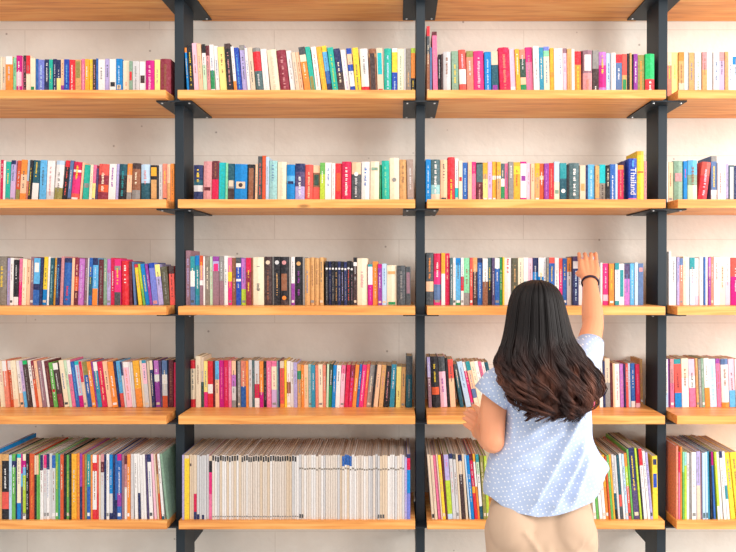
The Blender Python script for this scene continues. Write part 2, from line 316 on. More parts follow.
SH[4, 1] = """0 cr t361 l-4;5.4 wh.22sa l-4;9.6 wh.2ro l-4 *be;14 cr.82pe l-4.2 *be;19.4 wh.7pe l-5;24 li.66sk l-5.8;27.6 em.08db l-5.6 *gy;32.4 wh l-6 *bk.1.6;36 bu.4ro l-6;39.2 pe l-6;42.2 mv l-6 *lg;46.4 wh l-6.2;49 mr l-6.2 *br;
53.6 gm t363 l-5.8 *wh #rd.6.66;58.6 wh.15db.7bu l-6.6 *lg.2.6;63.6 cr t361 l-6.2;68.6 pg;71.4 wh.3pk;75.4 bl t362 l-6.2 *sk;79.2 tq.08pb.75mg l-6 *pk.1.7;84 cm.45be;87 ol.3bl *wh.35.7;92.2 og l-6;96 pu;97.6 wh.2st l-5.6;101.8 cm *pe l-5.6;
107.4 pe l-5.8;112.4 og t362 l-5.6;118.4 nv;120.2 sk.7co l-5.6;124.6 nv.3lg l-5;126.6 wh.12lp l-4.6 *sa;132 wh;133.8 lg l-4.2;136 am.6og t361 l-4.4;142.4 cr l-4;145 st.06lp.5lg l-4;149.4 be l-3.6;152 cr.2nv l-3;155.2 or.3wh.45pu l-2.6;
160.4 vd l-2;162.6 sb.3wh.5lg.75ro l-1;168 mr t360 l0 *br;173 cm t363;175.4 -"""
SH[4, 2] = """188.6 rd.18cr.83rd t361 l-.5 kh;195.6 cr t356 l-.4;200.8 be.5dg t357;203.6 py.67hp t361;207.6 rd.5wh.7rd *wh.5.7;212.8 mr;215 sk.4pe;219 mg *pk;224 cm *pk;228.4 pk *lp;231.6 pe.3or.55lg.85gy;236 bk;237.6 gy;240.6 sa.55bl;246 og;248.4 lg;
252 ds *gy;254.6 lg.5cm.8wh;259.6 og.67mg;263.6 bk *gy;266.6 pk *lp;271.4 pk.12cr.62li;277 pt;278.4 nv;280 be.15co.92og *br;284.4 yl;286.6 wh.45br.7wh t362;290.6 wh t363;293.8 lv;297.4 ta.15gn.35ta t365;301.4 og;304 pe *gm.3.8;308.4 pt;311.4 st;315.6 sa;
318.2 cr;323 sa;326 pg l.8;328.4 dg.5gn l1.4;331.6 az l1.8;335.2 wh l1.8;339.6 pk.2lp l2;344 cm l2.8 *rd;348 bu.3cm l3.2 *or;352 og l3.6;356 bl l3.8;358.6 hp l4 *lp;363 co l4;366.2 gy.5tp l4.2;371.4 bk l4.2;373.2 pe l4;378.4 ta l3.6;
383.6 bk t366 l3 *dp;389.4 st t365 l2.4;395.8 py t367 l1 *br.6.8;400.8 ta l1;405.8 cg.36dt t356 l.4 *gy.45.9 kh;412.4 -"""
SH[4, 3] = """428.6 lv.4mv t357 l-2;432.6 bk.6ro.75bk t356.5 l-2.6 *yl.15.5 kh;440.8 cg.3lp t357 l-3 *pu.4.7 kh;448 bk t358 l-3;450.6 co.4pe t360 l-3;460.4 cg.3dt t364 l-7;466.2 pb t362 l-9.5;472 wh.2hp l-9.8;475.2 tl.2pe.6sb.8cr l-10;
479.6 cr l-10;484 wh l-10;488 pk l-10;491 wh l-10;494.4 dt l-10;498 -;588 pk t362 l-1;591.4 hp;594 pk;596.4 am;600 wh t361;603.6 nv;606 be.5gy t359;611.4 mr t363;613.6 pe;616 wh t364 *dp;621 or;625 nv;626.6 co;629.4 pb;632 bl.86wh;636.4 cm.9lp *pk.2.7;640.8 ta t359 b7;643.8 -"""
SH[4, 4] = """665.2 wh.7pb t359 l-.5;669 pu;670.6 dp.5pk t359 l-1.4;675.6 tl.1co.7az l-1.5 *mr.3.6;682.8 cr.4wh t359 l-1.2;690.8 lp.35wh.6pk l-2;697.4 ta l-1.8;700 gy;703 sg;706 wh.6og l-2;711.4 pb l-2 *pt;718.4 pu.1pk l-2;722.6 sb.12wh.9og l-1.6;730.8 lp.65sk l-2;737 wh l-2;742 -"""
SH[5, 1] = """-5 az t451;-1.5 ta t455;1.6 ta.1bk.58co.84bk t455;8.6 pb;11.4 gm.1nv.2gm;15.2 nv;16.4 tq.06cr.75az;20.6 mg.3sk.5vd;22.2 cr.1mg.2sk.32lm.92wh;25.6 bk *lg;28.6 ro *og;34 be.3bk;36.4 pe.3gm;38.4 gm;40 nv.24wh;43 hp.2lg;46 nv.24wh;49 lg;
51.4 bl.2lg;55 gm;57.8 tl;60 ro;63.4 bk;65.8 gm;69 bk;71.2 am t455;76.4 og;79.4 pu.5nv;82 ro;84.2 ol;86.4 tl.5bl;90 og;92 wh.12rd.25wh.85rd;96.4 co.6rd;98.6 be;100.6 dp.12mr.28lg;104 nv;106 wh;109 az.6lg.9nv;112.4 nv;114.6 bl.7nv;
117 mg.1bl.6pu.8bl;121.4 mv;124 mr.14dp.5wh;127 og;130 lg *gy.8.85;134.4 wh l-1;138 wh.6nv l-1.4;141 wh t455 l-2 *lg;144 wh l-2;147 vd l-2.4;149 nv.12wh l-3;154 lp l-3.6;157 be l-4;159.2 br.3ta.6ro l-4.4;161.8 wh.92dt l-6.2;166.4 sg l-7;169 -"""
SH[5, 3] = """432 be t455 l-5 #bk.92.98;435 be l-5;438.4 pk l-5.6;441.4 be l-5.6;443 yl l-5.4;446 mr l-5;448 lv.4lm.92pb l-4.6 *pk.08.2;453 nv.08lg l-4.2;456.6 cg.08lg l-4;459.6 be l-4;462 nv.1be.3db l-4.2;466 be l-4.4;469.6 pb l-5.6;471.4 az l-6.4;
475 mr.1cm.5am.6rd l-6;478.2 am.12wh.5og l-5.6;480.4 tl.12pg.3wh.8dt l-5;483.6 ol t456 l-4;487 lm l-3.4;490 -;594 wh t456 l-5;597 gm l-5;600 lp.5wh l-5.4;603.4 wh l-5;606.6 am.5og l-5;609.6 ro l-5;611.4 gm l-5;614 am l-5;616 lg.6dt.85bk l-4.4;618.6 lg l-4.4;
621 dt.62co.8cg l-4.4;624 wh t454 l-5;626.4 pb l-5;629 og.2lm.5co l-5;632 gm t449 l-5.6;634.4 nv.5vd t448 l-6;640.4 lm t448.6 l-6;642.6 bk t448 l-6;644.4 rd.24wh t449 l-6.2;648.2 wh t451 l-6;651 lv t453 l-5.8;653.6 yl t457 l-1 #nv.05.14 #rb.28.5;659 -"""
SH[5, 4] = """676.7 sa t447 *pe;679 cm.3pk t452;680.8 og t448;682.6 mi.3gm t452;684.6 pt.2lm t453;687 lg.4wh;689.6 gy;692 wh t453 l-.4;697 lv.5be t452 l-.6;701 mv;703 pb t453 l-1 #ds.9.98;706.4 pb l-1 #ds.9.98;709 st l-1.2;711.2 bk t453 l-3;714.4 mg.2bl l-3.4;
718 lm.8wh t452 l-4;721 wh l-4.4;724.2 nv.1wh t452 l-5;727.8 wh.5tl.7wh l-5.6;731.6 yl t453 l-6.6;737 yl l-7;744 -"""
# the long run of matching journals
J = "182 lv t456;184.2 be.05yl;189.2 be #db.14.18;191.4 be;193.6 be.6cm.88nv;196.6 lg.92nv;199.2 lg;201.6 lg.93nv;204 lg;206.3 lg;208.8 be.08bk.26hp.6pk;"
rj = random.Random(3)
x = 212.0
while x < 403.5:
    c = rj.choice(['iv', 'iv', 'lg', 'be', 'wh', 'iv'])  # ivory puts the bottom row's dimness into the colour of white journals
    s = '%.2f ' % x
    if x < 238 or 241 < x < 296: s += c + ' #bk.01.09'
    elif 341.5 < x < 351.5: s += 'bl.16' + c
    else: s += c
    if x > 297: s += ' #gb.2.225'
    if 298 < x < 301.5 or 361 < x < 363.5 or 377 < x < 384.5: s += ' #cg.92.98'
    elif x < 297: s += ' #gy.945.965'
    J += s + ';'
    x += rj.choice([2.2, 2.4, 2.6])
J += "404.6 lv t457;407 nv.06cm.24az.6pw t455;410.4 -"
SH[5, 2] = J

FRONT = {1: D + 0.1, 2: D + 0.1, 3: D + 0.098, 4: D + 0.165, 5: D + 0.012}
DEPTH = {1: (0.115, 0.14), 2: (0.115, 0.14), 3: (0.125, 0.15), 4: (0.112, 0.128), 5: (0.268, 0.29)}
BASEY = {1: 91.0, 2: 199.5, 3: 305.5, 4: 407.6, 5: 519.6}
ROWN = {1: 'top row', 2: 'second row', 3: 'third row', 4: 'fourth row', 5: 'bottom row'}
BAYN = {1: 'far-left bay', 2: 'left-centre bay', 3: 'right-centre bay', 4: 'far-right bay'}

def parse(s):
    out = []; top = 50.0; lean = 0.0
    for ent in s.replace('\n', '').split(';'):
        t = ent.split()
        if len(t) < 2: continue
        b = {'x': float(t[0]), 'gap': t[1] == '-', 'marks': [], 'hard': False, 'back': 0.0, 'title': None}
        for k in t[2:]:
            if k[0] == 't': top = float(k[1:])
            elif k[0] == 'l': lean = float(k[1:])
            elif k[0] == 'b': b['back'] = float(k[1:]) / 100
            elif k[0] == 'T': b['title'] = k[1:]
            elif k == 'kh': b['hard'] = True
            elif k[0] in '*@#':
                nums = [float('0.' + q) for q in k[3:].split('.') if q]
                b['marks'].append((k[0], k[1:3], nums))
        b['top'], b['lean'] = top, lean
        if not b['gap']:
            bands = re.findall(r'([a-z]{2})(?:\.(\d+))?', t[1])
            f0 = 0.0; b['bands'] = []
            for c, f in bands:
                f1 = float('0.' + f) if f else 1.0
                b['bands'].append((c, f0, f1)); f0 = f1
            b['main'] = max(b['bands'], key=lambda q: q[2] - q[1])[0]
        out.append(b)
    return out

def cover_mesh(name, wd, h, d, b, x0, hard, rng):
    """Spine, boards and lettering of one book as one mesh; x from x0 to x0 + wd, spine at y = 0."""
    t = min(0.0022 if hard else 0.0009, wd * 0.16)
    r = min(0.004 if hard else 0.0018, wd * 0.3)
    bow = -min(0.004, wd * 0.1) if hard else 0.0
    outer = [(0, d), (0, r), (0.3 * r, 0.3 * r), (r, 0), (wd * 0.5, bow), (wd - r, 0), (wd - 0.3 * r, 0.3 * r), (wd, r), (wd, d)]
    inner = [(wd - t, d), (wd - t, r + t), (t, r + t), (t, d)]
    pl = outer + inner; n = len(pl)
    codes = [b['main']]
    def ci(c):
        if c not in codes: codes.append(c)
        return codes.index(c)
    lev = [0.0] + [1 - q[2] for q in reversed(b['bands'][:-1])] + [1.0]
    bcol = [ci(q[0]) for q in reversed(b['bands'])]
    V, F, MI = [], [], []
    for z in lev: V += [(x0 + p[0], p[1], z * h) for p in pl]
    for k in range(len(lev) - 1):
        for i in range(n):
            j = (i + 1) % n
            F.append((k * n + i, k * n + j, (k + 1) * n + j, (k + 1) * n + i))
            MI.append(bcol[k] if 1 <= i <= 6 else 0)
    F.append(tuple(range(n - 1, -1, -1))); MI.append(0)
    F.append(tuple(range((len(lev) - 1) * n, len(lev) * n))); MI.append(0)
    def plate(xa, xb, za, zb, c):
        y = min(bow, 0) - 0.0004; q = len(V)
        for yy in (y, 0.0005 + max(0, bow)):
            V.extend([(x0 + xa, yy, za), (x0 + xb, yy, za), (x0 + xb, yy, zb), (x0 + xa, yy, zb)])
        for f in ((0, 1, 2, 3), (0, 4, 5, 1), (1, 5, 6, 2), (2, 6, 7, 3), (3, 7, 4, 0)):
            F.append(tuple(q + i for i in f)); MI.append(ci(c))
    for kind, c, nums in b['marks']:
        if kind == '#':
            a, e = nums[0], nums[1]
            plate(wd * 0.16, wd * 0.84, h * (1 - e), h * (1 - a), c)
        elif kind == '@':
            q = len(V); zc = h * (1 - nums[0]); rr = min(wd * 0.36, 0.0095); y = min(bow, 0) - 0.0006
            for yy in (y, 0.0005):
                for i in range(12):
                    an = -i * math.pi / 6
                    V.append((x0 + wd / 2 + rr * math.cos(an), yy, zc - rr * math.sin(an)))
            F.append(tuple(q + i for i in range(12))); MI.append(ci(c))
            for i in range(12):
                j = (i + 1) % 12
                F.append((q + i, q + 12 + i, q + 12 + j, q + j)); MI.append(ci(c))
        else:                                     # unreadable spine lettering
            a, e = (nums + [0.15, 0.85])[:2] if len(nums) >= 2 else (0.15, 0.85)
            z = h * (1 - a); zend = h * (1 - e)
            while z > zend:
                s = rng.uniform(0.0025, 0.006)
                if rng.random() < 0.85:
                    plate(wd * rng.uniform(0.36, 0.42), wd * rng.uniform(0.56, 0.64), max(z - s, zend), z, c)
                z -= s + 0.0022
    me = bpy.data.meshes.new(name); me.from_pydata(V, [], F); me.update()
    for c in codes: me.materials.append(cmat(c))
    me.polygons.foreach_set('material_index', MI)
    return me, t, r

def pages_mesh(wd, h, d, x0, t, r, hard):
    ins = 0.003 if hard else 0.0012
    a, e = x0 + t * 1.02, x0 + wd - t * 1.02
    y0, y1 = r + t * 1.05, d - ins
    z0, z1 = ins * 0.6, h - ins
    me = bpy.data.meshes.new('pages')
    V = [(x, y, z) for z in (z0, z1) for y in (y0, y1) for x in (a, e)]
    me.from_pydata(V, [], [(0, 2, 3, 1), (4, 5, 7, 6), (0, 1, 5, 4), (2, 6, 7, 3), (0, 4, 6, 2), (1, 3, 7, 5)]); me.update()
    return me

def words_of(b):
    cs = []
    for q in b['bands']:
        if q[2] - q[1] >= 0.05 and (not cs or cs[-1] != q[0]): cs.append(q[0])
    nm = [PAL[c][1] for c in cs[:3]]
    return '-over-'.join(nm)

BOOKS = []
rng = random.Random(11)
for (row, bay), s in SH.items():
    es = parse(s); zsh = ZT[row]; Yf = FRONT[row]; by = BASEY[row]
    seq = [e for e in es if not e['gap']]
    for i, e in enumerate(es):                       # books lean only as far as their left neighbours let them
        if e['gap'] or es[i + 1]['gap']: continue
        nx = es[i + 1]
        h1, h2 = by - e['top'], by - nx['top']; hm = min(h1, h2)
        need = min(nx['x'] - e['x'], 2.0 if row < 5 else 1.9)
        gt = nx['x'] + nx['lean'] * hm / h2 - e['x'] - e['lean'] * hm / h1
        if gt < need: nx['lean'] += (need - gt) * h2 / hm
    for i, e in enumerate(es):
        if e['gap']: continue
        nx = es[i + 1]
        wpx = nx['x'] - e['x']
        if not nx['gap']:
            h1, h2 = by - e['top'], by - nx['top']; hm = min(h1, h2)
            gt = nx['x'] + nx['lean'] * hm / h2 - e['x'] - e['lean'] * hm / h1
            e['wraw'] = min(wpx, gt)
        else: e['wraw'] = wpx
    for i, e in enumerate(seq):
        big = e['wraw'] >= 7.3
        hard = e['hard'] or (big and row < 5)  # wide spines count as hardbacks by width alone, binding not known
        e['hardc'] = hard
        if row == 5: kind, noun, cat = ('journal', 'journal', 'journal') if bay == 2 else ('magazine', 'magazine', 'magazine')
        elif hard: kind, noun, cat = 'hardcover_book', 'hardback', 'book'
        elif row == 4: kind, noun, cat = 'pocket_book', 'pocket-book', 'book'
        else: kind, noun, cat = 'paperback_book', 'paperback', 'book'
        yj = rng.uniform(0, 0.010) if row != 5 else rng.uniform(0, 0.006)
        Y = Yf if abs(e['back']) < 0.05 else Yf + e['back']
        if abs(e['back']) < 0.05: yj = max(yj + e['back'], 0.003 - (Yf - D))
        dep = rng.uniform(*DEPTH[row])
        dep = min(dep, WALL - 0.006 - Y - yj)
        A = P(e['x'], by, Y); Bt = P(e['x'] + e['lean'], e['top'], Y)
        slope = (Bt.x - A.x) / (Bt.z - A.z); rise = Bt.z - zsh; run = slope * rise
        A.x -= slope * (A.z - zsh)
        ang = math.atan(slope)
        L = math.hypot(run, rise) + (rng.uniform(-.0025, .0025) if row != 5 else rng.uniform(-.003, .005))
        wm = max(0.0035, e['wraw'] * Y / FPX)
        wd = max(0.003, (wm * math.cos(ang)) * 0.97 - 0.0004)
        lo, hi = XC[bay - 1] + 0.0215, XC[bay] - 0.0215          # clear of the posts
        shift = 0.0
        if min(A.x, A.x + run) < lo: shift = lo - min(A.x, A.x + run); wd = max(0.003, wd - shift)
        over = max(A.x, A.x + run) + shift + wd / math.cos(ang) - hi
        if over > 0:
            w2 = max(0.003, wd - over); shift -= max(0.0, over - (wd - w2)); wd = w2
        A.x += shift
        h = L - (wd * math.sin(abs(ang)) * 0.5)
        x0 = 0.0 if ang <= 0 else -wd
        e['top_z'] = zsh + rise + 0.003
        if not e['marks'] and e['wraw'] > 2.6 and not (row == 5 and bay == 2):      # faint lettering on plain spines
            lum = sum(PAL[e['main']][0]) / 3
            c = rng.choice(['wh', 'lg', 'cr', 'yl']) if lum < 165 else rng.choice(['gy', 'cg', 'br', 'sb', 'dp'])
            a = rng.uniform(0.08, 0.3)
            e = dict(e, marks=[('*', c, [a, a + rng.uniform(0.3, 0.5)])] + ([('#', rng.choice(['wh', 'cg', 'gy', 'be']), [0.9, 0.95])] if rng.random() < 0.35 else []))
        me, t, r = cover_mesh(kind, wd, h, dep, e, x0, hard, rng)
        e = seq[i]
        o = obj(kind, me)
        px = A.x + (0.0001 if ang <= 0 else wd / math.cos(ang))
        o.location = (px, Y + yj, zsh + 0.0004); o.rotation_euler = (0, ang, 0)
        pg = obj('pages', pages_mesh(wd, h, dep, x0, t, r, hard), o, [MAGPAGES if row == 5 else PAGES])
        if e['title']:
            cu = bpy.data.curves.new('title', 'FONT'); cu.body = e['title']; cu.size = wd * 0.95; cu.extrude = 0.0002
            cu.align_x = 'CENTER'; cu.align_y = 'CENTER'
            to = bpy.data.objects.new('tmp', cu); COL.objects.link(to)
            tme = bpy.data.meshes.new_from_object(to.evaluated_get(bpy.context.evaluated_depsgraph_get()))
            bpy.data.objects.remove(to)
            xs = [v.co.x for v in tme.vertices]; k = 0.62 * h / (max(xs) - min(xs))
            tt = obj('title', tme, o, [cmat('wh')])
            tt.location = (x0 + wd / 2, -0.0052, h * 0.47); tt.rotation_euler = (math.pi / 2, math.pi / 2, 0); tt.scale = (k, 1, 1)
        e['o'], e['noun'], e['row'], e['bay'], e['wd'], e['cat'] = o, noun, row, bay, wd, cat
        e['words'] = words_of(e)
        BOOKS.append((e, seq[i - 1] if i else None, seq[i + 1] if i + 1 < len(seq) else None, i, len(seq)))

ORD = ['first', 'second', 'third', 'fourth', 'fifth', 'sixth', 'seventh', 'eighth', 'ninth', 'tenth', 'eleventh', 'twelfth', 'thirteenth', 'fourteenth', 'fifteenth',
       'sixteenth', 'seventeenth', 'eighteenth', 'nineteenth']
TENS = {2: ('twentieth', 'twenty'), 3: ('thirtieth', 'thirty'), 4: ('fortieth', 'forty'), 5: ('fiftieth', 'fifty'), 6: ('sixtieth', 'sixty'), 7: ('seventieth', 'seventy'), 8: ('eightieth', 'eighty'), 9: ('ninetieth', 'ninety')}
def ordinal(k):
    if k < 20: return ORD[k - 1]
    t, u = divmod(k, 10)
    return TENS[t][0] if u == 0 else TENS[t][1] + '-' + ORD[u - 1]
def last(b): return b['words'].split('-over-')[0]
from collections import Counter
def describe(rec):
    e, a, c, i, n = rec
    sz = 'thick' if e['wraw'] > 8.2 else ('thin' if e['wraw'] < 3.1 and e['row'] < 5 else '')
    mk = ''
    for m in e['marks']:
        if m[0] == '*': mk = PAL[m[1]][1] + '-lettered'
    core = ' '.join(q for q in (sz, mk, e['words'], e['noun']) if q)
    bl = [PAL[m[1]][1] for m in e['marks'] if m[0] == '#']
    if e['title']: return core + ' titled ' + e['title']
    if bl and not mk: core += ' with ' + bl[0] + ' spine block'
    return core
cores = [describe(r) for r in BOOKS]
full = []
for rec, core in zip(BOOKS, cores):
    e, a, c, i, n = rec
    if a and c: nb = 'between %s and %s ones' % (last(a), last(c))
    elif c: nb = 'at the left end beside a %s one' % last(c)
    else: nb = 'at the right end beside a %s one' % last(a)
    place = '%s, %s' % (ROWN[e['row']], BAYN[e['bay']])
    full.append('%s %s, %s' % (core, nb, place))
cnt = Counter(full)
for rec, core, f in zip(BOOKS, cores, full):
    e, a, c, i, n = rec
    o = e['o']; plain = e['row'] == 5 and e['bay'] == 2 and 212 <= e['x'] < 404
    if plain:
        kinds = tuple(sorted((m[0], m[1]) for m in e['marks']))
        f = core + ' in the long run of matching journals'
        o['group'] = 'matching journals: ' + core
    else:
        if cnt[f] > 1 or len(f.replace(',', ' ').split()) > 16:
            f = '%s, %s from left on %s, %s' % (core, ordinal(i + 1), ROWN[e['row']], BAYN[e['bay']])
        o['group'] = {'journal': 'journals on the bottom row', 'magazine': 'magazines on the bottom row'}.get(e['noun'], 'books on the ' + ROWN[e['row']]) + ', ' + BAYN[e['bay']]
    o['label'] = f; o['category'] = e['cat']

# ------------------------------------------------------------------ the person
SKIN = mat('skin', (232, 156, 116), 0.5, spec=0.35)
SKIN.node_tree.nodes['Principled BSDF'].inputs['Subsurface Weight'].default_value = 0.12
SKIN.node_tree.nodes['Principled BSDF'].inputs['Subsurface Radius'].default_value = (0.02, 0.008, 0.004)
def blouse_mat():
    m = mat('dotted_blouse_cotton', (196, 212, 240), 0.8, spec=0.15)
    n, l, b = nodes(m)
    tc = N(m, 'ShaderNodeTexCoord')
    mp = N(m, 'ShaderNodeMapping'); mp.inputs['Scale'].default_value = (74, 0.001, 74); mp.inputs['Rotation'].default_value = (0, 0.35, 0)
    l.new(tc.outputs['Object'], mp.inputs['Vector'])
    sx = N(m, 'ShaderNodeSeparateXYZ'); cx = N(m, 'ShaderNodeCombineXYZ'); l.new(mp.outputs[0], sx.inputs[0]); l.new(sx.outputs[0], cx.inputs[0]); l.new(sx.outputs[2], cx.inputs[1])
    vo = N(m, 'ShaderNodeTexVoronoi', voronoi_dimensions='2D'); vo.inputs['Scale'].default_value = 1.0; vo.inputs['Randomness'].default_value = 0.4
    l.new(cx.outputs[0], vo.inputs['Vector'])
    r = ramp(m, [(0.13, rgb((246, 246, 250))), (0.2, rgb((186, 200, 229)))])
    l.new(vo.outputs['Distance'], r.inputs[0]); l.new(r.outputs[0], b.inputs['Base Color'])
    return m
BLOUSE = blouse_mat()
CHINO = mat('beige_cotton_twill', (206, 174, 148), 0.85, spec=0.15)
def hair_mat():
    m = mat('dark_brown_hair', (30, 20, 18), 0.46, spec=0.28)
    n, l, b = nodes(m)
    tc = N(m, 'ShaderNodeTexCoord'); sp = N(m, 'ShaderNodeSeparateXYZ'); l.new(tc.outputs['Object'], sp.inputs[0])
    no = N(m, 'ShaderNodeTexNoise'); no.inputs['Scale'].default_value = 22; no.inputs['Detail'].default_value = 3
    mp = N(m, 'ShaderNodeMapping'); mp.inputs['Scale'].default_value = (1, 1, 0.25)
    l.new(tc.outputs['Object'], mp.inputs['Vector']); l.new(mp.outputs[0], no.inputs['Vector'])
    mr = N(m, 'ShaderNodeMapRange'); mr.inputs[1].default_value = 1.56; mr.inputs[2].default_value = 1.34
    l.new(sp.outputs['Z'], mr.inputs[0])
    mu = N(m, 'ShaderNodeMath', operation='MULTIPLY'); l.new(mr.outputs[0], mu.inputs[0]); l.new(no.outputs[0], mu.inputs[1])
    r = ramp(m, [(0.18, rgb((20, 13, 13))), (0.68, rgb((116, 70, 53))), (0.42, rgb((48, 27, 23)))])
    l.new(mu.outputs[0], r.inputs[0]); l.new(r.outputs[0], b.inputs['Base Color'])
    return m
HAIR = hair_mat()
BAND = mat('dark_plum_band', (44, 26, 48), 0.4)
SHOE = mat('white_canvas_shoe', (226, 222, 216), 0.7)
EYE = mat('eye_white', (240, 236, 230), 0.2); IRIS = mat('dark_iris', (40, 26, 20), 0.2); LIP = mat('lips', (190, 92, 88), 0.45)

def cr(pts, n):
    """Catmull-Rom resampling of a list of tuples."""
    out = []; m = len(pts)
    for k in range(n):
        u = k / (n - 1) * (m - 1); i = min(int(u), m - 2); t = u - i
        p0, p1, p2, p3 = pts[max(i - 1, 0)], pts[i], pts[i + 1], pts[min(i + 2, m - 1)]
        out.append(tuple(0.5 * (2 * b + (c - a) * t + (2 * a - 5 * b + 4 * c - d) * t * t + (3 * b - a - 3 * c + d) * t ** 3) for a, b, c, d in zip(p0, p1, p2, p3)))
    return out

def tube(bm, pts, rad, seg=18, sub=4):
    """Closed tapering limb through pts with radii rad (numbers, or (side, front) pairs)."""
    data = [tuple(p) + (tuple(r) if isinstance(r, tuple) else (r, r)) for p, r in zip(pts, rad)]
    data = cr(data, (len(data) - 1) * sub + 1)
    C = [Vector(d[:3]) for d in data]; R = [d[3:] for d in data]
    T = [(C[min(i + 1, len(C) - 1)] - C[max(i - 1, 0)]).normalized() for i in range(len(C))]
    ref = Vector((1, 0, 0)) if abs(T[0].x) < 0.8 else Vector((0, 1, 0))
    rings = []
    def ring(c, t, ra, rb, ref):
        u = (ref - t * ref.dot(t)).normalized(); v = t.cross(u)
        return [bm.verts.new(c + u * (ra * math.cos(a)) + v * (rb * math.sin(a))) for a in [2 * math.pi * k / seg for k in range(seg)]]
    for s in (0.25, 0.6, 0.87):
        q = math.sqrt(1 - (1 - s) ** 2)
        rings.append(ring(C[0] - T[0] * (R[0][0] * (1 - s)), T[0], R[0][0] * q, R[0][1] * q, ref))
    for c, t, r in zip(C, T, R): rings.append(ring(c, t, r[0], r[1], ref))
    for s in (0.87, 0.6, 0.25):
        q = math.sqrt(1 - (1 - s) ** 2)
        rings.append(ring(C[-1] + T[-1] * (R[-1][0] * (1 - s)), T[-1], R[-1][0] * q, R[-1][1] * q, ref))
    for a, b in zip(rings, rings[1:]):
        for k in range(seg):
            j = (k + 1) % seg; bm.faces.new((a[k], a[j], b[j], b[k]))
    bm.faces.new(list(reversed(rings[0]))); bm.faces.new(rings[-1])
def ball(bm, c, r, sc=(1, 1, 1)):
    bmesh.ops.create_uvsphere(bm, u_segments=24, v_segments=16, radius=r, matrix=Matrix.Translation(c) @ Matrix.Diagonal((*sc, 1)))
def remeshed(name, bm, voxel, mats, parent, smooth=4):
    bmesh.ops.recalc_face_normals(bm, faces=bm.faces[:])
    me = bpy.data.meshes.new(name); bm.to_mesh(me); bm.free()
    t = bpy.data.objects.new('tmp', me); COL.objects.link(t)
    r = t.modifiers.new('r', 'REMESH'); r.mode = 'VOXEL'; r.voxel_size = voxel
    s = t.modifiers.new('s', 'SMOOTH'); s.factor = 0.5; s.iterations = smooth
    bpy.context.view_layer.update()
    out = bpy.data.meshes.new_from_object(t.evaluated_get(bpy.context.evaluated_depsgraph_get()))
    bpy.data.objects.remove(t)
    out.name = name; out.materials.clear()
    for p in out.polygons: p.use_smooth = True
    return obj(name, out, parent, mats)

YB = 2.17                                      # depth of the shoulders
person = bpy.data.objects.new('person', None); COL.objects.link(person)
FX = P(541, 520, YB).x
person.location = (FX, YB, 0)
tag(person, 'person with long dark wavy hair in dotted pale-blue blouse reaching up to the third row', 'person')
def mine(o):
    o.parent = person; o.matrix_parent_inverse = Matrix.Translation(-Vector(person.location)); return o

bm = bmesh.new()
# head, turned towards the shelf and a little to the raised hand
HC = P(541, 312, YB - 0.02)
ball(bm, HC + Vector((0, -0.004, 0.012)), 0.086, (0.86, 1.05, 1.0))
ball(bm, HC + Vector((0, 0.022, -0.045)), 0.066, (0.86, 0.95, 1.12))
tube(bm, [HC + Vector((0, 0.088, 0.012)), HC + Vector((0, 0.101, -0.018)), HC + Vector((0, 0.104, -0.03))], [0.008, 0.011, 0.012], 10, 2)      # nose
ball(bm, HC + Vector((0, 0.072, -0.098)), 0.02, (1.1, 0.8, 0.8))                                                                               # chin
ball(bm, HC + Vector((0, 0.083, -0.066)), 0.017, (1.5, 0.6, 0.7))                                                                              # mouth
for s in (-1, 1):
    ball(bm, HC + Vector((s * 0.08, -0.002, -0.018)), 0.026, (0.3, 0.62, 1.1))                                                                 # ears
    ball(bm, HC + Vector((s * 0.032, 0.062, -0.02)), 0.025, (1, 0.9, 1))
NK = P(541, 356, YB)
tube(bm, [HC + Vector((0, -0.012, -0.06)), NK + Vector((0, 0, -0.02))], [(0.052, 0.055), (0.062, 0.06)])
# trunk
tube(bm, [P(542, 368, YB), P(544, 395, YB), P(546, 425, YB + 0.005), P(544, 455, YB), P(541, 490, YB), P(541, 520, YB)],
     [(0.13, 0.062), (0.138, 0.09), (0.134, 0.092), (0.125, 0.088), (0.15, 0.098), (0.165, 0.105)], 24)
